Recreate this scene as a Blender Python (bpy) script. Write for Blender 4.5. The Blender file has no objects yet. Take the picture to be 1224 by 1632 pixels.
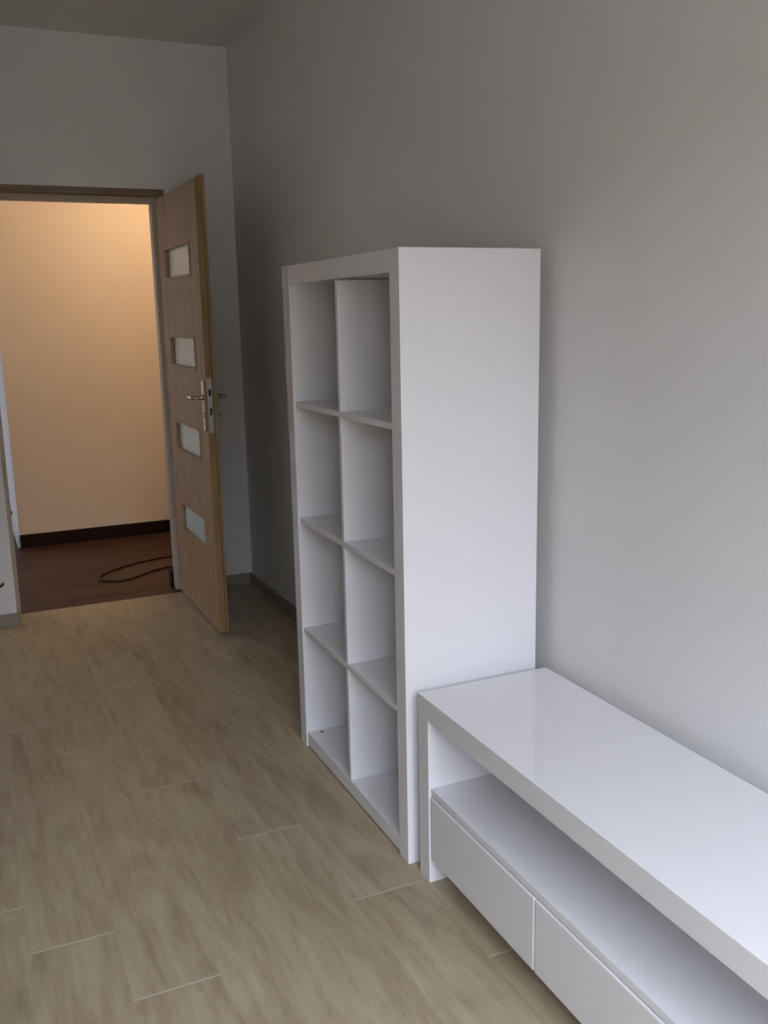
import bpy, bmesh, math, random
from mathutils import Vector, Matrix
random.seed(7)
scn = bpy.context.scene
COL = scn.collection

# ------------------------------------------------------------------ camera
cam_d = bpy.data.cameras.new('camera'); cam = bpy.data.objects.new('camera', cam_d); COL.objects.link(cam)
rt = Vector((0.90983097, -0.41449621, -0.02001235)); up = Vector((0.10242369, 0.17756707, 0.97876418))
fw = Vector((0.40214051, 0.89255971, -0.20401025))
m = Matrix.Identity(4)
for i in range(3):
    m[i][0] = rt[i]; m[i][1] = up[i]; m[i][2] = -fw[i]
m.translation = (-1.3736, -2.0099, 1.4025)
cam.matrix_world = m
cam_d.sensor_fit = 'VERTICAL'; cam_d.sensor_height = 36.0; cam_d.sensor_width = 27.0
cam_d.lens = 1507.694 / 1632 * 36.0
cam_d.clip_start = 0.02
scn.camera = cam

# ------------------------------------------------------------------ world: plain overcast sky
w = bpy.data.worlds.new('world'); scn.world = w; w.use_nodes = True
bg = w.node_tree.nodes['Background']
# standard overcast sky: three times brighter overhead than at the horizon
wn = w.node_tree
tcw = wn.nodes.new('ShaderNodeTexCoord'); sp = wn.nodes.new('ShaderNodeSeparateXYZ'); mr = wn.nodes.new('ShaderNodeMapRange')
wn.links.new(tcw.outputs['Generated'], sp.inputs[0]); wn.links.new(sp.outputs['Z'], mr.inputs['Value'])
mr.inputs['From Min'].default_value = 0.0; mr.inputs['From Max'].default_value = 1.0
mr.inputs['To Min'].default_value = 1.0; mr.inputs['To Max'].default_value = 3.0
wn.links.new(mr.outputs[0], bg.inputs[1])
bg.inputs[0].default_value = (0.87, 0.96, 1.12, 1)
vs = scn.view_settings
vs.view_transform = 'Standard'; vs.look = 'None'; vs.gamma = 1.0; vs.use_curve_mapping = False
vs.exposure = 3.3

def portal(name, loc, rot, sx, sy):          # helps the renderer find the window openings; emits nothing
    l = bpy.data.lights.new(name, 'AREA'); l.shape = 'RECTANGLE'; l.size = sx; l.size_y = sy
    l.cycles.is_portal = True
    o = bpy.data.objects.new(name, l); COL.objects.link(o); o.location = loc; o.rotation_euler = rot
    return o
WX0, WX1, WZ0, WZ1 = -1.90, -0.30, 0.75, 2.28        # window in the near wall
NY = -2.60                                           # near wall inner face
HWX0, HWX1, HWZ0, HWZ1, HWY = -3.50, -2.62, 0.50, 2.20, 6.60   # hall window
portal('window_portal', ((WX0+WX1)/2, NY-0.02, (WZ0+WZ1)/2), (math.pi/2, 0, 0), WX1-WX0, WZ1-WZ0)
portal('hall_window_portal', ((HWX0+HWX1)/2, HWY+0.02, (HWZ0+HWZ1)/2), (-math.pi/2, 0, 0), HWX1-HWX0, HWZ1-HWZ0)

# ------------------------------------------------------------------ materials
def new_mat(name):
    mt = bpy.data.materials.new(name); mt.use_nodes = True
    nt = mt.node_tree; return mt, nt, nt.nodes['Principled BSDF']
def N(nt, typ, **kw):
    n = nt.nodes.new(typ)
    for k, v in kw.items(): setattr(n, k, v)
    return n
def plain(name, col, rough=0.5, metal=0.0, spec=0.5, coat=0.0):
    mt, nt, b = new_mat(name)
    b.inputs['Base Color'].default_value = (*col, 1); b.inputs['Roughness'].default_value = rough
    b.inputs['Metallic'].default_value = metal; b.inputs['Specular IOR Level'].default_value = spec
    if coat: b.inputs['Coat Weight'].default_value = coat; b.inputs['Coat Roughness'].default_value = 0.03
    return mt
def paint(name, col, rough=0.9, bump=0.06, var=0.015):
    mt, nt, b = new_mat(name)
    tc = N(nt, 'ShaderNodeTexCoord')
    n1 = N(nt, 'ShaderNodeTexNoise'); n1.inputs['Scale'].default_value = 2.2; n1.inputs['Detail'].default_value = 3
    n2 = N(nt, 'ShaderNodeTexNoise'); n2.inputs['Scale'].default_value = 260; n2.inputs['Detail'].default_value = 3
    nt.links.new(tc.outputs['Object'], n1.inputs['Vector']); nt.links.new(tc.outputs['Object'], n2.inputs['Vector'])
    r = N(nt, 'ShaderNodeValToRGB')
    r.color_ramp.elements[0].position = 0.3; r.color_ramp.elements[1].position = 0.7
    r.color_ramp.elements[0].color = (*[c*(1-var) for c in col], 1); r.color_ramp.elements[1].color = (*[min(1, c*(1+var)) for c in col], 1)
    nt.links.new(n1.outputs['Fac'], r.inputs['Fac']); nt.links.new(r.outputs['Color'], b.inputs['Base Color'])
    bp = N(nt, 'ShaderNodeBump'); bp.inputs['Strength'].default_value = bump; bp.inputs['Distance'].default_value = 0.001
    nt.links.new(n2.outputs['Fac'], bp.inputs['Height']); nt.links.new(bp.outputs['Normal'], b.inputs['Normal'])
    b.inputs['Roughness'].default_value = rough; b.inputs['Specular IOR Level'].default_value = 0.25
    return mt
def wood(name, dark, mid, light, axis, rough=0.4, grain=1.0, knots=True, objvar=0.12, spec=0.4, fine=1.0):
    """oak-like veneer with the grain running along the object's own axis 0/1/2"""
    mt, nt, b = new_mat(name); L = nt.links.new
    tc = N(nt, 'ShaderNodeTexCoord'); oi = N(nt, 'ShaderNodeObjectInfo')
    off = N(nt, 'ShaderNodeVectorMath', operation='MULTIPLY'); off.inputs[1].default_value = (37.0, 53.0, 29.0)
    cmb = N(nt, 'ShaderNodeCombineXYZ')
    for k in range(3): L(oi.outputs['Random'], cmb.inputs[k])
    L(cmb.outputs[0], off.inputs[0])
    add = N(nt, 'ShaderNodeVectorMath', operation='ADD'); L(tc.outputs['Object'], add.inputs[0]); L(off.outputs[0], add.inputs[1])
    def mapped(across, along):
        mp = N(nt, 'ShaderNodeMapping'); s = [across]*3; s[axis] = along; mp.inputs['Scale'].default_value = s
        L(add.outputs[0], mp.inputs['Vector']); return mp
    mA = mapped(7.0*grain, 2.0); nA = N(nt, 'ShaderNodeTexNoise')            # broad figure
    nA.inputs['Scale'].default_value = 1.0; nA.inputs['Detail'].default_value = 5; nA.inputs['Roughness'].default_value = 0.62
    nA.inputs['Distortion'].default_value = 1.1; L(mA.outputs[0], nA.inputs['Vector'])
    mB = mapped(120.0*fine, 9.0); nB = N(nt, 'ShaderNodeTexNoise')            # fine pores
    nB.inputs['Scale'].default_value = 1.0; nB.inputs['Detail'].default_value = 4; L(mB.outputs[0], nB.inputs['Vector'])
    mC = mapped(26.0*grain, 4.0); nC = N(nt, 'ShaderNodeTexNoise')           # streaks
    nC.inputs['Scale'].default_value = 1.0; nC.inputs['Detail'].default_value = 6; nC.inputs['Distortion'].default_value = 0.6
    L(mC.outputs[0], nC.inputs['Vector'])
    def mth(op, a, bb):
        q = N(nt, 'ShaderNodeMath', operation=op)
        for k, x in ((0, a), (1, bb)):
            if isinstance(x, (int, float)): q.inputs[k].default_value = x
            else: L(x, q.inputs[k])
        return q.outputs[0]
    s = mth('ADD', mth('MULTIPLY', nA.outputs['Fac'], 0.5), mth('MULTIPLY', nC.outputs['Fac'], 0.33))
    s = mth('ADD', s, mth('MULTIPLY', nB.outputs['Fac'], 0.17))
    if knots:                                                                # cathedral figure: bent growth rings
        mW = mapped(3.4, 0.55); wv = N(nt, 'ShaderNodeTexWave', wave_type='RINGS', rings_direction='Z'); wv.inputs['Scale'].default_value = 2.6
        wv.inputs['Distortion'].default_value = 7.0; wv.inputs['Detail'].default_value = 3; wv.inputs['Detail Scale'].default_value = 1.3
        L(mW.outputs[0], wv.inputs['Vector'])
        s = mth('ADD', s, mth('MULTIPLY', mth('SUBTRACT', wv.outputs['Fac'], 0.5), 0.03))
    s = mth('ADD', s, mth('MULTIPLY', mth('SUBTRACT', oi.outputs['Random'], 0.5), objvar))
    r = N(nt, 'ShaderNodeValToRGB'); e = r.color_ramp.elements
    e[0].position = 0.36; e[0].color = (*dark, 1); e[1].position = 0.64; e[1].color = (*light, 1)
    q = e.new(0.49); q.color = (*mid, 1)
    L(s, r.inputs['Fac']); colour = r.outputs['Color']
    if knots:
        mK = mapped(5.0, 2.4); vK = N(nt, 'ShaderNodeTexVoronoi'); vK.inputs['Scale'].default_value = 1.0; vK.inputs['Randomness'].default_value = 1.0
        nd = N(nt, 'ShaderNodeVectorMath', operation='ADD'); sc = N(nt, 'ShaderNodeVectorMath', operation='SCALE'); sc.inputs['Scale'].default_value = 0.35
        L(nC.outputs['Color'], sc.inputs[0]); L(mK.outputs[0], nd.inputs[0]); L(sc.outputs[0], nd.inputs[1]); L(nd.outputs[0], vK.inputs['Vector'])
        kr = N(nt, 'ShaderNodeValToRGB'); ke = kr.color_ramp.elements
        ke[0].position = 0.03; ke[0].color = (0.62, 0.62, 0.62, 1); ke[1].position = 0.2; ke[1].color = (1, 1, 1, 1)
        L(vK.outputs['Distance'], kr.inputs['Fac'])
        mx = N(nt, 'ShaderNodeMix', data_type='RGBA', blend_type='MULTIPLY'); mx.inputs[0].default_value = 0.6
        L(colour, mx.inputs[6]); L(kr.outputs['Color'], mx.inputs[7]); colour = mx.outputs[2]
    L(colour, b.inputs['Base Color'])
    b.inputs['Roughness'].default_value = rough; b.inputs['Specular IOR Level'].default_value = spec
    bp = N(nt, 'ShaderNodeBump'); bp.inputs['Strength'].default_value = 0.08; bp.inputs['Distance'].default_value = 0.001
    L(nB.outputs['Fac'], bp.inputs['Height']); L(bp.outputs['Normal'], b.inputs['Normal'])
    return mt
def clear(name, tint=(1, 1, 1), gloss=0.08, rough=0.02):
    mt = bpy.data.materials.new(name); mt.use_nodes = True; nt = mt.node_tree; nt.nodes.clear()
    o = N(nt, 'ShaderNodeOutputMaterial'); t = N(nt, 'ShaderNodeBsdfTransparent'); g = N(nt, 'ShaderNodeBsdfGlossy'); x = N(nt, 'ShaderNodeMixShader')
    t.inputs[0].default_value = (*tint, 1); g.inputs['Roughness'].default_value = rough; x.inputs[0].default_value = gloss
    nt.links.new(t.outputs[0], x.inputs[1]); nt.links.new(g.outputs[0], x.inputs[2]); nt.links.new(x.outputs[0], o.inputs[0])
    return mt

M = {}
M['wall'] = paint('white_wall_paint', (0.77, 0.752, 0.735))
M['ceiling'] = paint('ceiling_paint', (0.77, 0.752, 0.735))
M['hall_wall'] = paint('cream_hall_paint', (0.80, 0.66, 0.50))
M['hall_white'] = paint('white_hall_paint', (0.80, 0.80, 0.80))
M['floor'] = wood('grey_oak_laminate', (0.305, 0.232, 0.146), (0.392, 0.316, 0.205), (0.465, 0.395, 0.27), 1, rough=0.42, objvar=0.02)
M['floor_edge'] = plain('pale_plank_edge', (0.52, 0.47, 0.37), 0.5)
M['hall_floor'] = wood('brown_hall_laminate', (0.045, 0.019, 0.010), (0.07, 0.031, 0.018), (0.10, 0.05, 0.032), 0, rough=0.45, objvar=0.15, spec=0.2)
M['sub'] = plain('dark_joint', (0.06, 0.045, 0.03), 0.9)
M['oak'] = wood('oak_door_veneer', (0.37, 0.235, 0.13), (0.45, 0.30, 0.18), (0.51, 0.355, 0.225), 2, rough=0.6, grain=2.2, knots=False, objvar=0.0, spec=0.12)
M['oak_edge'] = wood('oak_edge_band', (0.24, 0.14, 0.06), (0.31, 0.19, 0.085), (0.37, 0.235, 0.11), 2, rough=0.45, grain=3.0, knots=False, objvar=0.0, spec=0.3)
M['frame'] = wood('pale_door_frame', (0.42, 0.35, 0.28), (0.48, 0.41, 0.335), (0.53, 0.465, 0.39), 2, rough=0.5, grain=2.0, knots=False, objvar=0.0, spec=0.3)
M['head'] = wood('oak_head_casing', (0.19, 0.125, 0.085), (0.235, 0.16, 0.11), (0.28, 0.20, 0.14), 0, rough=0.5, grain=2.0, knots=False, objvar=0.0, spec=0.3)
M['gloss'] = plain('white_gloss_lacquer', (0.80, 0.785, 0.80), 0.06, spec=0.5)
M['satin'] = plain('white_satin_board', (0.80, 0.785, 0.80), 0.32, spec=0.4)
M['base'] = plain('grey_beige_baseboard', (0.29, 0.245, 0.185), 0.45)
M['hall_base'] = plain('dark_brown_baseboard', (0.020, 0.0085, 0.005), 0.6, spec=0.12)
M['white_base'] = plain('white_baseboard', (0.75, 0.75, 0.75), 0.4)
M['frost'] = plain('frosted_glass', (0.80, 0.94, 0.96), 0.18, spec=0.5)
M['steel'] = plain('brushed_steel', (0.60, 0.59, 0.57), 0.32, metal=1.0)
M['chrome'] = plain('handle_metal', (0.55, 0.49, 0.42), 0.22, metal=1.0)
M['black'] = plain('black_plastic', (0.012, 0.012, 0.012), 0.5)
M['hole'] = plain('dark_fitting', (0.10, 0.095, 0.10), 0.6)
M['cable'] = plain('dark_red_brown_cable', (0.020, 0.007, 0.005), 0.35)
M['glass'] = clear('window_glass')
M['film'] = clear('clear_film', gloss=0.17, rough=0.05)
M['pvc'] = plain('white_window_frame', (0.8, 0.8, 0.8), 0.35)
M['plaster'] = paint('warm_plaster', (0.42, 0.35, 0.27))
M['roof'] = plain('roof_tile', (0.22, 0.10, 0.06), 0.7)
M['dark_pane'] = plain('dark_pane', (0.05, 0.06, 0.07), 0.1)
M['ground'] = paint('outdoor_ground', (0.13, 0.11, 0.085), var=0.15)

# ------------------------------------------------------------------ helpers
def bx(bm, x0, x1, y0, y1, z0, z1, bev=0.0, mat=0):
    r = bmesh.ops.create_cube(bm, size=1.0)
    vsx = r['verts']
    bmesh.ops.scale(bm, vec=(abs(x1-x0), abs(y1-y0), abs(z1-z0)), verts=vsx)
    bmesh.ops.translate(bm, vec=((x0+x1)/2, (y0+y1)/2, (z0+z1)/2), verts=vsx)
    fs = list({f for v in vsx for f in v.link_faces})
    for f in fs: f.material_index = mat
    if bev:
        bmesh.ops.bevel(bm, geom=list({e for v in vsx for e in v.link_edges}), offset=bev, segments=2, affect='EDGES', profile=0.5)
def tube(bm, pts, rad, seg=10, cap=True):
    pts = [Vector(p) for p in pts]; rings = []; n = len(pts)
    rr = rad if isinstance(rad, (list, tuple)) else [rad]*n
    t0 = (pts[1]-pts[0]).normalized(); ref = Vector((0, 0, 1)) if abs(t0.z) < 0.9 else Vector((1, 0, 0))
    u = t0.cross(ref).normalized()
    for i, p in enumerate(pts):
        t = (pts[min(i+1, n-1)]-pts[max(i-1, 0)]).normalized()
        u = (u - t*u.dot(t)).normalized(); v = t.cross(u)
        rings.append([bm.verts.new(p + (u*math.cos(a)+v*math.sin(a))*rr[i]) for a in [2*math.pi*k/seg for k in range(seg)]])
    for a, b in zip(rings, rings[1:]):
        for k in range(seg):
            f = bm.faces.new((a[k], a[(k+1) % seg], b[(k+1) % seg], b[k])); f.smooth = True
    if cap:
        bm.faces.new(rings[0][::-1]); bm.faces.new(rings[-1])
def spline(pts, n=10):
    P = [Vector(p) for p in pts]; out = []
    for i in range(len(P)-1):
        p0, p1, p2, p3 = P[max(i-1, 0)], P[i], P[i+1], P[min(i+2, len(P)-1)]
        for k in range(n):
            t = k/n
            out.append(0.5*((2*p1)+(p2-p0)*t+(2*p0-5*p1+4*p2-p3)*t*t+(3*p1-p0-3*p2+p3)*t**3))
    out.append(P[-1]); return out
def mesh_of(bm, name, mats):
    bmesh.ops.recalc_face_normals(bm, faces=bm.faces[:])
    me = bpy.data.meshes.new(name); bm.to_mesh(me); bm.free()
    for mt in (mats if isinstance(mats, (list, tuple)) else [mats]): me.materials.append(M[mt])
    return me
def obj(name, bm, mats, parent=None, origin=None):
    me = mesh_of(bm, name, mats) if isinstance(bm, bmesh.types.BMesh) else bm
    o = bpy.data.objects.new(name, me); COL.objects.link(o)
    base = Vector(parent['_base']) if parent is not None and '_base' in parent.keys() else Vector((0, 0, 0))
    if origin is not None and isinstance(bm, bmesh.types.BMesh):
        me.transform(Matrix.Translation(-Vector(origin)))
        o.location = Vector(origin)-base
    elif parent is not None:
        me.transform(Matrix.Translation(-base))
    o.parent = parent
    return o
def boxobj(name, c, mats, parent=None, bev=0.0):
    """c = x0,x1,y0,y1,z0,z1 in room coordinates; origin at the box's base centre"""
    bm = bmesh.new(); bx(bm, *c, bev=bev)
    return obj(name, bm, mats, parent, origin=((c[0]+c[1])/2, (c[2]+c[3])/2, c[4]))
def struct(o, label=None):
    o['kind'] = 'structure'
    if label: o['label'] = label
    return o
def tag(o, label, cat, group=None):
    o['label'] = label; o['category'] = cat
    if group: o['group'] = group
    return o
def root(name, loc):
    o = bpy.data.objects.new(name, None); COL.objects.link(o); o.location = loc; o['_base'] = tuple(loc); o.empty_display_size = 0.1
    return o

# ------------------------------------------------------------------ room shell
L = 2.7876            # far wall face (the wall with the door)
WT = 0.16             # its thickness
CH = 2.684            # ceiling height
LX = -4.20            # left wall
OX0, OX1, OZ = -1.202, -0.345, 2.016      # rough opening in the far wall
PY = 2.618            # the wall left of the door stands forward to here
HY = 4.2615           # hall far wall
HX = -1.078           # its free corner
HR, HL = 0.70, -3.60  # hall right and left
HC = 2.62             # hall ceiling

bm = bmesh.new(); bx(bm, 0.0, 0.14, NY-0.2, L+WT, -0.05, CH)
struct(obj('wall_right', bm, 'wall'), 'long white wall behind the bookcase and the low cabinet')
bm = bmesh.new()
bx(bm, OX1, 0.0, L, L+WT, 0, CH); bx(bm, OX0, OX1, L, L+WT, OZ, CH); bx(bm, LX, OX0, PY, L+WT, 0, CH)
struct(obj('wall_far', bm, 'wall'), 'white wall around the open door')
bm = bmesh.new(); bx(bm, LX-0.14, LX, NY-0.2, L+WT, -0.05, CH)
struct(obj('wall_left', bm, 'wall'), 'white side wall of the room')
bm = bmesh.new()
bx(bm, LX, WX0, NY-0.2, NY, 0, CH); bx(bm, WX1, 0, NY-0.2, NY, 0, CH)
bx(bm, WX0, WX1, NY-0.2, NY, 0, WZ0); bx(bm, WX0, WX1, NY-0.2, NY, WZ1, CH)
struct(obj('wall_near', bm, 'wall'), 'white wall with the window')
bm = bmesh.new(); bx(bm, LX-0.14, 0.14, NY-0.2, L+WT, CH, CH+0.15)
struct(obj('ceiling', bm, 'ceiling'), 'plain white ceiling')

# hall beyond the door
bm = bmesh.new(); bx(bm, HX, HR+0.1, HY, HY+0.14, 0, HC)
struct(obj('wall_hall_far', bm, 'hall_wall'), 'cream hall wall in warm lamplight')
bm = bmesh.new(); bx(bm, HX, HX+0.14, HY+0.14, HWY, 0, HC); bx(bm, HX, HX+0.002, HY+0.002, HY+0.14, 0, HC)
bmesh.ops.translate(bm, vec=(-0.002, 0, 0), verts=bm.verts[:])
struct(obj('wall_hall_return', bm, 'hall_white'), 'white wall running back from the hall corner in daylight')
bm = bmesh.new(); bx(bm, HR, HR+0.1, L+WT, HY, 0, HC)
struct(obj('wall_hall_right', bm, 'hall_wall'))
bm = bmesh.new(); bx(bm, HL-0.1, HL, L+WT, HWY+0.2, 0, HC)
struct(obj('wall_hall_left', bm, 'hall_white'))
bm = bmesh.new()
bx(bm, HL, HWX0, HWY, HWY+0.2, 0, HC); bx(bm, HWX1, HX+0.14, HWY, HWY+0.2, 0, HC)
bx(bm, HWX0, HWX1, HWY, HWY+0.2, 0, HWZ0); bx(bm, HWX0, HWX1, HWY, HWY+0.2, HWZ1, HC)
struct(obj('wall_hall_end', bm, 'hall_white'))
bm = bmesh.new(); bx(bm, 0.14, HR+0.1, L+WT-0.06, L+WT, 0, HC)
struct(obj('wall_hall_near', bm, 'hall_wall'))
bm = bmesh.new(); bx(bm, HL-0.1, HR+0.1, L+WT, HWY+0.2, HC, HC+0.1)
struct(obj('ceiling_hall', bm, 'ceiling'))
bm = bmesh.new(); bx(bm, -60, 60, -60, 60, -3.4, -3.3)
struct(obj('ground', bm, 'ground'))
# unseen house added across the yard to block low sky and bounce warm light
ext = struct(root('added_house', (-1.5, -20, -3.3)), 'unseen plastered house behind the camera, added to dim and warm the window light')
boxobj('facade', (-17, 13, -24, -18, -3.3, 4.6), 'plaster', ext, 0.02)
bm = bmesh.new()
rv = [bm.verts.new(p) for p in ((-17.4, -17.6, 4.6), (13.4, -17.6, 4.6), (13.4, -24.4, 4.6), (-17.4, -24.4, 4.6), (-17.4, -21, 5.9), (13.4, -21, 5.9))]
for q in ((0, 1, 5, 4), (2, 3, 4, 5), (1, 2, 5), (3, 0, 4), (3, 2, 1, 0)): bm.faces.new([rv[k] for k in q])
obj('roof', bm, 'roof', ext)
for zz0 in (-2.2, 0.9):
    for k in range(9):
        xx = -15.5+3.1*k
        boxobj('house_window', (xx, xx+1.3, -18.02, -17.96, zz0, zz0+1.5), 'dark_pane', ext)

# windows (behind the camera, and at the end of the hall)
def window(name, x0, x1, y, z0, z1, sy, label):
    r = struct(root(name, ((x0+x1)/2, y, z0)), label)
    t = 0.06
    def fr(nm, c): return boxobj(nm, c, 'pvc', r, 0.004)
    ya, yb = sorted((y, y+sy*0.07))
    fr('window_frame', (x0, x0+t, ya, yb, z0, z1)); fr('window_frame', (x1-t, x1, ya, yb, z0, z1))
    fr('window_frame', (x0+t, x1-t, ya, yb, z0, z0+t)); fr('window_frame', (x0+t, x1-t, ya, yb, z1-t, z1))
    xm = (x0+x1)/2
    fr('window_mullion', (xm-0.05, xm+0.05, ya, yb, z0+t, z1-t))
    for a, b in ((x0+t, xm-0.05), (xm+0.05, x1-t)):
        boxobj('window_pane', (a, b, (ya+yb)/2-0.003, (ya+yb)/2+0.003, z0+t, z1-t), 'glass', r)
    return r
window('window_1', WX0, WX1, NY-0.10, WZ0, WZ1, -1, 'white framed window in the near wall')
window('window_2', HWX0, HWX1, HWY+0.10, HWZ0, HWZ1, 1, 'white framed window at the end of the hall')

# ------------------------------------------------------------------ floors, plank by plank
PT = 0.008
def plank_mesh(wd, ln, axis, cache={}):
    """a plank with a narrow chamfer; the two ends show the pale worn edge; origin at its corner"""
    key = (round(wd, 4), round(ln, 4), axis)
    if key in cache: return cache[key]
    bm = bmesh.new(); cs, ce = 0.00018 if axis == 1 else 0.0006, 0.0024
    def P(a, l, z): return bm.verts.new((a, l, z) if axis == 1 else (l, a, z))
    g = 0.00004 if axis == 1 else 0.0002
    zc = -0.0002 if axis == 1 else -0.0009
    lo = [P(g, g, -PT), P(wd-g, g, -PT), P(wd-g, ln-g, -PT), P(g, ln-g, -PT)]
    md = [P(g, g, zc), P(wd-g, g, zc), P(wd-g, ln-g, zc), P(g, ln-g, zc)]
    tp = [P(cs, ce, 0), P(wd-cs, ce, 0), P(wd-cs, ln-ce, 0), P(cs, ln-ce, 0)]
    bm.faces.new(tp)
    for k in range(4):
        j = (k+1) % 4
        f = bm.faces.new((md[k], md[j], tp[j], tp[k])); f.material_index = 1 if k in (0, 2) else 0
        bm.faces.new((lo[k], lo[j], md[j], md[k]))
    bm.faces.new(lo[::-1])
    me = mesh_of(bm, 'plank', ['floor', 'floor_edge'] if axis == 1 else ['hall_floor', 'sub'])
    cache[key] = me
    return me
bm = bmesh.new(); bx(bm, LX, 0, NY, L, -0.06, -PT)
floor = struct(obj('floor', bm, 'sub'), 'grey-brown oak plank floor of the room')
PW, PL = 0.185, 1.285
seam = {-1.527: 0.252, -1.342: 0.057, -1.157: -0.198, -0.972: 0.708, -0.787: 0.315, -0.602: -0.08}
x = -1.527
while x > LX: x -= PW
rng = random.Random(3)
while x < -0.001:
    xa, xb = max(x, LX), min(x+PW, -0.0005)
    y = NY
    key = [k for k in seam if abs(k-x) < 0.02]
    s = seam[key[0]] if key else rng.uniform(-0.6, 0.7)
    cuts = [s+k*PL for k in range(-5, 6)]
    cuts = [NY+0.001]+[c for c in cuts if NY+0.1 < c < L-0.1]+[L]
    for ya, yb in zip(cuts, cuts[1:]):
        if xb-xa < 0.02: continue
        o = bpy.data.objects.new('plank', plank_mesh(xb-xa, yb-ya, 1)); COL.objects.link(o); o.parent = floor
        o.location = (xa, ya, 0)
    x += PW
bm = bmesh.new(); bx(bm, HL, HR, L, HWY, -0.06, -PT)
hfloor = struct(obj('floor_hall', bm, 'sub'), 'dark reddish-brown plank floor of the hall')
HP = 0.255; y = 2.875-HP; row = 0
hj = {0: -0.55, 1: -0.936, 2: -0.35, 3: -1.041, 4: -0.45}
rng = random.Random(5)
while y < HWY-0.01:
    ya, yb = max(y, L+0.001), min(y+HP, HWY)
    x0, x1 = (HL, HR) if ya < HY else (HL, HX)
    if ya < L+WT: x0, x1 = (OX0, OX1) if yb <= L+WT+0.01 else (HL, HR)
    s = hj.get(row, rng.uniform(-1.2, 0))
    if ya < L+WT and yb > L+WT+0.01:      # the row that passes under the wall: split at the wall's hall face
        segs = [(OX0, OX1, ya, L+WT), (HL, s, L+WT, yb), (s, HR, L+WT, yb)]
        segs = [(OX0, s, ya, yb), (s, OX1, ya, yb), (HL, OX0, L+WT, yb), (OX1, HR, L+WT, yb)]
    else:
        cs = [x0]+[c for c in [s+k*1.28 for k in range(-4, 4)] if x0+0.1 < c < x1-0.1]+[x1]
        segs = [(a, b, ya, yb) for a, b in zip(cs, cs[1:])]
    for a, b, c, d in segs:
        o = bpy.data.objects.new('plank', plank_mesh(d-c, b-a, 0)); COL.objects.link(o); o.parent = hfloor
        o.location = (a, c, 0)
    y += HP; row += 1

# ------------------------------------------------------------------ baseboards
def baseboard(name, segs, mat, h, label=None, prof=0.004):
    bm = bmesh.new()
    for s in segs: bx(bm, *s, 0, h, bev=prof)
    return struct(obj(name, bm, mat), label)
BH, BT = 0.058, 0.014
baseboard('baseboard_right', [(-BT, -0.0005, NY, L-0.0005)], 'base', BH, 'grey-beige baseboard along the right wall')
baseboard('baseboard_far', [(OX1+0.03, -BT, L-BT, L-0.0005)], 'base', BH, 'grey-beige baseboard behind the open door')
# left of the door: runs along the forward wall and rounds its corner
bm = bmesh.new(); prof = []
n = 8
path = [(LX+BT, PY-BT)]+[(OX0+BT*math.sin(a), PY-BT*math.cos(a)) for a in [math.pi/2*k/n for k in range(n+1)]]+[(OX0+BT, PY+0.05)]
inner = [(LX+BT, PY-0.0005)]+[(OX0+0.0005, PY-0.0005)]*(n+1)+[(OX0+0.0005, PY+0.05)]
v = [[bm.verts.new((p[0], p[1], z)) for p in path] for z in (0, BH)]
vi = [[bm.verts.new((p[0], p[1], z)) for p in inner] for z in (0, BH)]
for k in range(len(path)-1):
    f = bm.faces.new((v[0][k], v[0][k+1], v[1][k+1], v[1][k])); f.smooth = 0 < k < n+1
    bm.faces.new((v[1][k], v[1][k+1], vi[1][k+1], vi[1][k])) if inner[k] != inner[k+1] else bm.faces.new((v[1][k], v[1][k+1], vi[1][k]))
bm.faces.new((v[0][-1], vi[0][-1], vi[1][-1], v[1][-1]))
struct(obj('baseboard_left', bm, 'base'), 'grey-beige baseboard with rounded end left of the door')
baseboard('baseboard_hall', [(HX, HR, HY-0.016, HY-0.0005)], 'hall_base', 0.085, 'dark brown baseboard along the hall wall')
baseboard('baseboard_return', [(HX-0.016, HX-0.0025, HY+0.001, HWY)], 'white_base', 0.085, 'white baseboard on the return wall of the hall')
baseboard('baseboard_reveal', [(OX1-0.068, OX1-0.0005, L+0.118, L+WT+0.018)], 'hall_base', 0.085, 'dark brown baseboard end beside the door jamb')

# ------------------------------------------------------------------ door
hx, hy, dW = -0.3836, 2.8075, 0.7896
yf = hy-dW                                             # free edge
D = struct(root('door_1', (hx, hy, 0)), 'oak veneer door standing open, with four small frosted panes')
# frame
boxobj('side_jamb', (OX1-0.055, OX1-0.0005, L+0.055, L+0.118, 0, 1.957), 'frame', D, 0.003)
boxobj('side_jamb', (OX1-0.025, OX1-0.0005, L-0.004, L+0.055, 0, 1.984), 'frame', D, 0.002)
boxobj('side_jamb', (OX0+0.0005, -1.176, L-0.002, L+0.118, 0, 1.957), 'frame', D, 0.003)
boxobj('head_jamb', (OX0+0.0005, OX1-0.0005, L+0.050, L+0.118, 1.957, 2.012), 'frame', D, 0.003)
boxobj('head_casing', (OX0+0.0005, OX1-0.0005, L-0.004, L+0.050, 1.984, 2.0155), 'head', D, 0.002)
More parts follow.
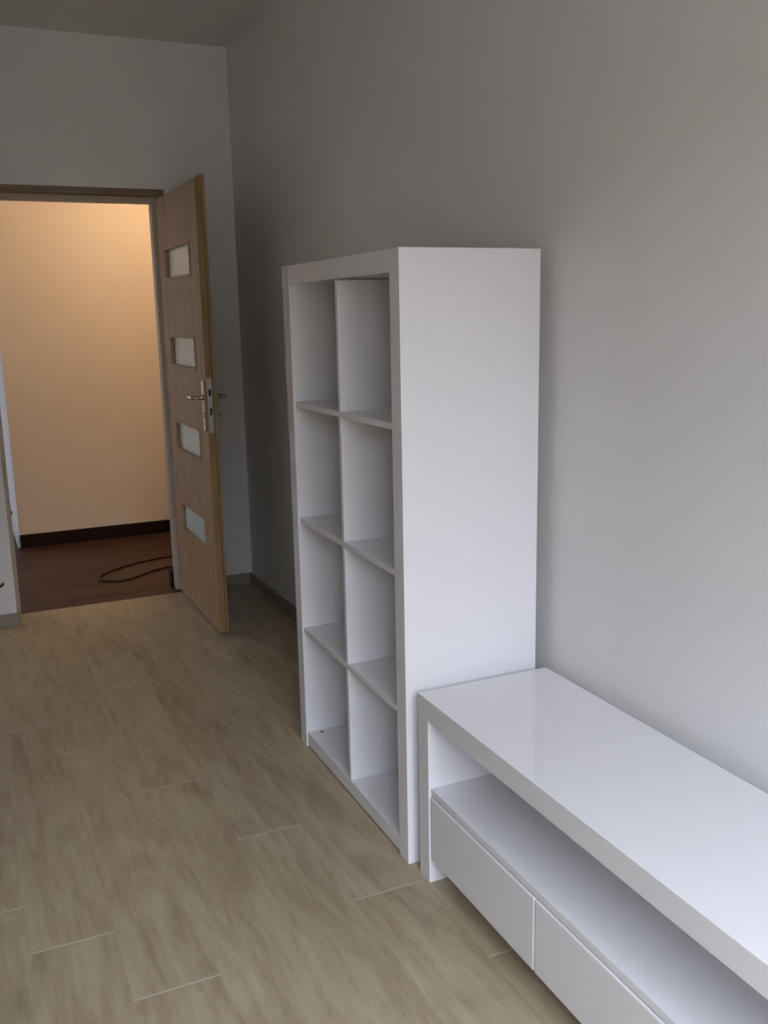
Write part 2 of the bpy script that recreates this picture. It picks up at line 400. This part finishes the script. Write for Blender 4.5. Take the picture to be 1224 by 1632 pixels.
# leaf: main slab with four openings, plus the rebate lip on the room side
zt = 1.968; th = 0.028; z0 = 0.008
pz = [(1.585, 1.732), (1.178, 1.325), (0.771, 0.918), (0.364, 0.511)]
py0, py1 = 2.168, 2.672
bm = bmesh.new()
ys = [yf, py0, py1, hy]; zs = [z0]+[q for a, b in reversed(pz) for q in (a, b)]+[zt]
def has(i, k): return not (i == 1 and k % 2 == 1)
vv = {}
def V(ix, i, k):
    if (ix, i, k) not in vv: vv[ix, i, k] = bm.verts.new(((hx, hx+th)[ix], ys[i], zs[k]))
    return vv[ix, i, k]
nz = len(zs)-1
for i in range(3):
    for k in range(nz):
        if not has(i, k): continue
        for ix in (0, 1): bm.faces.new((V(ix, i, k), V(ix, i+1, k), V(ix, i+1, k+1), V(ix, i, k+1)))
        if i == 0: bm.faces.new((V(0, 0, k), V(1, 0, k), V(1, 0, k+1), V(0, 0, k+1))).material_index = 1
        if i == 2: bm.faces.new((V(0, 3, k), V(1, 3, k), V(1, 3, k+1), V(0, 3, k+1)))
        if k == 0: bm.faces.new((V(0, i, 0), V(1, i, 0), V(1, i+1, 0), V(0, i+1, 0)))
        if k == nz-1: bm.faces.new((V(0, i, nz), V(1, i, nz), V(1, i+1, nz), V(0, i+1, nz)))
        if i == 1:
            if k > 0: bm.faces.new((V(0, 1, k), V(1, 1, k), V(1, 2, k), V(0, 2, k)))
            if k < nz-1: bm.faces.new((V(0, 1, k+1), V(1, 1, k+1), V(1, 2, k+1), V(0, 2, k+1)))
        elif k % 2 == 1:
            ii = 1 if i == 0 else 2
            bm.faces.new((V(0, ii, k), V(1, ii, k), V(1, ii, k+1), V(0, ii, k+1)))
leaf = obj('door_leaf', bm, ['oak', 'oak_edge'], D, origin=(hx, yf, 0)); leaf['_base'] = (hx, yf, 0)
# rebate lip, built as a ring of boards so the panes stay open
bm = bmesh.new(); lx0, lx1 = hx+th, hx+th+0.011
bx(bm, lx0, lx1, yf-0.013, py0, z0, zt+0.017); bx(bm, lx0, lx1, py1, hy-0.016, z0, zt+0.017)
for a, b in zip([z0]+[q[1] for q in reversed(pz)], [q[0] for q in reversed(pz)]+[zt+0.017]): bx(bm, lx0, lx1, py0, py1, a, b)
obj('rebate_lip', bm, 'oak_edge', leaf)
for a, b in pz:
    boxobj('glass_pane', (hx+0.015, hx+0.021, py0, py1, a, b), 'frost', leaf)
    for side in (-1, 1):                               # raised bead round each pane, both faces
        bm = bmesh.new(); xo = (hx-0.004, hx+0.012) if side < 0 else (lx1-0.012, lx1+0.004); t = 0.012
        bx(bm, *xo, py0-0.002, py0+t, a-0.002, b+0.002, bev=0.001); bx(bm, *xo, py1-t, py1+0.002, a-0.002, b+0.002, bev=0.001)
        bx(bm, *xo, py0+t, py1-t, a-0.002, a+t*0.8, bev=0.001); bx(bm, *xo, py0+t, py1-t, b-t*0.8, b+0.002, bev=0.001)
        obj('glazing_bead', bm, 'oak', leaf, origin=(xo[0], py0, a))
# lock case plate on the free edge, with latch and bolt openings
boxobj('lock_faceplate', (hx+0.004, hx+0.026, yf-0.0022, yf+0.001, 0.915, 1.153), 'steel', leaf, 0.0008)
boxobj('latch_hole', (hx+0.009, hx+0.021, yf-0.0030, yf-0.0018, 1.077, 1.103), 'black', leaf)
boxobj('bolt_hole', (hx+0.011, hx+0.020, yf-0.0030, yf-0.0018, 0.994, 1.024), 'black', leaf)
def handle(s, xface):
    bm = bmesh.new(); seg = 10; yc = 2.050; hw = 0.019; za, zb = 0.922, 1.142
    prof = [(yc+hw*math.cos(t), zb-hw+hw*math.sin(t)) for t in [math.pi*k/seg for k in range(seg+1)]]
    prof += [(yc-hw*math.cos(t), za+hw-hw*math.sin(t)) for t in [math.pi*k/seg for k in range(seg+1)]]
    A = [bm.verts.new((xface, p[0], p[1])) for p in prof]; B = [bm.verts.new((xface+s*0.008, p[0]*0.999+yc*0.001, p[1])) for p in prof]
    bm.faces.new(A); bm.faces.new(B)
    for k in range(len(A)): bm.faces.new((A[k], A[(k+1) % len(A)], B[(k+1) % len(A)], B[k]))
    obj('handle_plate', bm, 'chrome', leaf, origin=(xface, yc, za))
    bm = bmesh.new(); zc = 1.068; xo = xface+s*0.008
    tube(bm, [(xo, yc, zc), (xo+s*0.006, yc, zc), (xo+s*0.022, yc, zc)], [0.012, 0.011, 0.009], 14)
    pts = spline([(xo+s*0.015, yc, zc), (xo+s*0.034, yc+0.001, zc), (xo+s*0.044, yc+0.012, zc), (xo+s*0.046, yc+0.04, zc), (xo+s*0.044, yc+0.085, zc-0.002), (xo+s*0.038, yc+0.115, zc-0.003)], 6)
    tube(bm, pts, [0.0075+0.0015*math.sin(3.1*i/len(pts)) for i in range(len(pts))], 12)
    obj('lever', bm, 'chrome', leaf, origin=(xo, yc, zc))
    bm = bmesh.new(); zk = 0.993
    tube(bm, [(xo-s*0.002, yc, zk), (xo+s*0.004, yc, zk)], 0.011, 14)
    if s > 0:
        tube(bm, [(xo+s*0.004, yc, zk), (xo+s*0.016, yc, zk)], 0.006, 12); bx(bm, *sorted((xo+s*0.010, xo+s*0.024)), yc-0.012, yc+0.012, zk-0.004, zk+0.004, bev=0.0015)
    obj('thumb_turn' if s > 0 else 'keyhole_rosette', bm, 'chrome', leaf, origin=(xo, yc, zk))
handle(-1, hx); handle(1, lx1)

# ------------------------------------------------------------------ bookcase
bF, bB, bW, bH, ft = -0.4185, -0.0351, 0.8276, 1.5531, 0.0541
BC = tag(root('bookcase', ((bF+bB)/2, bW/2, 0)), 'tall white gloss cube bookcase with eight open compartments against the wall', 'bookcase')
boxobj('side_panel', (bF, bB, 0, ft, 0, bH), 'gloss', BC, 0.0012)
boxobj('side_panel', (bF, bB, bW-ft, bW, 0, bH), 'gloss', BC, 0.0012)
boxobj('top_panel', (bF+0.0006, bB, ft, bW-ft, bH-ft, bH-0.0006), 'gloss', BC, 0.0008)
boxobj('bottom_panel', (bF+0.004, bB, ft, bW-ft, 0.005, 0.0495), 'gloss', BC, 0.0012)
st, mid = 0.0165, 0.4077
tops = [1.1453, 0.7789, 0.4141]
for z in tops: boxobj('shelf', (bF+0.006, bB, ft, bW-ft, z-st, z), 'satin', BC, 0.0008)
lv = [0.0495]+[q for z in reversed(tops) for q in (z-st, z)]+[bH-ft]
for k in range(4): boxobj('divider', (bF+0.006, bB, mid-st/2, mid+st/2, lv[2*k], lv[2*k+1]-(0.003 if k == 3 else 0)), 'satin', BC, 0.0008)
def disc(name, c, n, r, mat, parent):
    bm = bmesh.new(); c = Vector(c); n = Vector(n); tube(bm, [c-n*0.001, c+n*0.0006], r, 14); return obj(name, bm, mat, parent, origin=c)
disc('cam_hole', (-0.371, 0.7545, 0.0495), (0, 0, 1), 0.0065, 'hole', BC)
disc('cam_hole', (-0.385, 0.352, bH-ft), (0, 0, -1), 0.009, 'hole', BC)
# strip of clear protective film still stuck along the far front edge
bm = bmesh.new(); zz = [1.05+0.0503*k for k in range(11)]
prev = None
for i, z in enumerate(zz):
    wob = 0.0012*math.sin(i*2.1); ring = []
    for y, d in ((bW-0.047, 0.0006), (bW-0.012, 0.0010+wob*0.3), (bW+0.001, 0.0022+wob), (bW+0.0045, -0.003+wob)):
        ring.append((bm.verts.new((bF-d, y, z)), bm.verts.new((bF-d-0.0002, y+0.0002, z))))
    if prev:
        for a in range(3):
            for s in (0, 1):
                f = bm.faces.new((prev[a][s], prev[a+1][s], ring[a+1][s], ring[a][s])); f.smooth = True
    prev = ring
film = obj('protective_film', bm, 'film', BC, origin=(bF, bW, 1.05)); film['label'] = 'strip of clear protective film on the front edge'

# ------------------------------------------------------------------ low cabinet (television bench)
tF, tB, tY, tH, tT, tS = -0.4068, -0.0320, -0.0442, 0.4904, 0.0537, 0.0523
tdf, tsh, tdr, tdb = -0.4040, 0.2567, 0.2365, 0.0677
TL = 1.50; tE = tY-TL
BN = tag(root('low_cabinet', ((tF+tB)/2, tY-TL/2, 0)), 'long low white gloss cabinet with open shelf above drawers', 'cabinet')
boxobj('top_panel', (tF, tB, tE, tY, tH-tT, tH), 'gloss', BN, 0.0012)
boxobj('side_panel', (tF+0.0004, tB, tY-tS, tY-0.0004, 0, tH-tT), 'gloss', BN, 0.0008)
boxobj('side_panel', (tF+0.0004, tB, tE+0.0004, tE+tS, 0, tH-tT), 'gloss', BN, 0.0008)
boxobj('shelf', (-0.4005, tB, tE+tS, tY-tS, tsh-0.0175, tsh), 'satin', BN, 0.0008)
boxobj('bottom_panel', (tdf+0.03, tB, tE+tS, tY-tS, tdb+0.004, tdb+0.02), 'satin', BN)
boxobj('back_panel', (tB-0.004, tB, tE+tS, tY-tS, tdb+0.02, tH-tT), 'satin', BN)
dw = (TL-2*tS)/3
for k in range(3):
    ya = tY-tS-dw*k
    a0, b0 = (ya-dw+(0.0022 if k < 2 else 0.007), ya-(0.007 if k == 0 else 0.0022))
    d = boxobj('drawer', (tdf, tdf+0.018, a0, b0, tdb, tdr-0.0015), 'gloss', BN, 0.0022)
    d['_base'] = ((tdf+tdf+0.018)/2, (a0+b0)/2, tdb)
    bm = bmesh.new(); x0, x1 = tdf+0.019, tB-0.03; zl, zh = tdb+0.022, tdr-0.04
    bx(bm, x0, x1, a0+0.02, a0+0.034, zl, zh); bx(bm, x0, x1, b0-0.034, b0-0.02, zl, zh)
    bx(bm, x1-0.012, x1, a0+0.034, b0-0.034, zl, zh); bx(bm, x0, x1, a0+0.034, b0-0.034, zl, zl+0.008)
    obj('drawer_box', bm, 'satin', d, origin=((tdf+tdf+0.018)/2, (a0+b0)/2, tdb))

# ------------------------------------------------------------------ hall: cable, fittings, lamp
cz = 0.0052
pts = [(0.30, 3.66), (0.02, 3.60), (-0.25, 3.571), (-0.403, 3.537), (-0.562, 3.46), (-0.676, 3.367), (-0.738, 3.275), (-0.722, 3.205), (-0.648, 3.150), (-0.557, 3.184), (-0.432, 3.285), (-0.308, 3.321), (-0.10, 3.30), (0.30, 3.40)]
bm = bmesh.new(); tube(bm, spline([(a, b, cz) for a, b in pts], 8), 0.005, 10)
tag(obj('cable', bm, 'cable', origin=(-0.4, 3.4, 0)), 'thin dark cable lying in a loop on the brown hall floor', 'cable')
# black stub of wire on the wall at the left edge
bm = bmesh.new()
tube(bm, spline([(-1.262, PY+0.002, 0.196), (-1.262, PY-0.014, 0.200), (-1.254, PY-0.022, 0.206), (-1.250, PY-0.024, 0.216)], 5), 0.0055, 10)
tag(obj('wire_stub', bm, 'black', origin=(-1.262, PY, 0.196)), 'short black wire end sticking out low on the wall left of the door', 'wire')
bm = bmesh.new(); bx(bm, HX-0.022, HX-0.0025, 4.96, 5.0, 0.086, 0.113, bev=0.003); bx(bm, HX-0.030, HX-0.022, 4.972, 4.988, 0.094, 0.105, bev=0.002)
tag(obj('black_fitting', bm, 'black', origin=(HX-0.01, 4.98, 0.086)), 'tiny black fitting low on the daylit white wall past the hall corner', 'fitting')

def hall_lamp(x, y):
    r = tag(root('ceiling_lamp', (x, y, HC)), 'warm round glass ceiling lamp lighting the hall', 'lamp')
    bm = bmesh.new(); tube(bm, [(x, y, HC-0.0005), (x, y, HC-0.025)], 0.07, 24); obj('base', bm, 'pvc', r)
    mt, nt, b = new_mat('lamp_glass_lit'); M['lamp'] = mt
    b.inputs['Base Color'].default_value = (0.9, 0.8, 0.65, 1); b.inputs['Emission Color'].default_value = (1.0, 0.75, 0.50, 1); b.inputs['Emission Strength'].default_value = LAMP
    bm = bmesh.new(); k = 10
    zz = [(HC-0.026-0.075*(1-math.cos(math.pi*i/k))) for i in range(k+1)]; rr = [max(0.004, 0.075*math.sin(math.pi*i/k)) for i in range(k+1)]
    tube(bm, [(x, y, z) for z in zz], rr, 24); obj('globe', bm, 'lamp', r)
LAMP = 8.6
hall_lamp(-0.05, 3.45)
for o in bpy.data.objects:
    if '_base' in o.keys(): del o['_base']
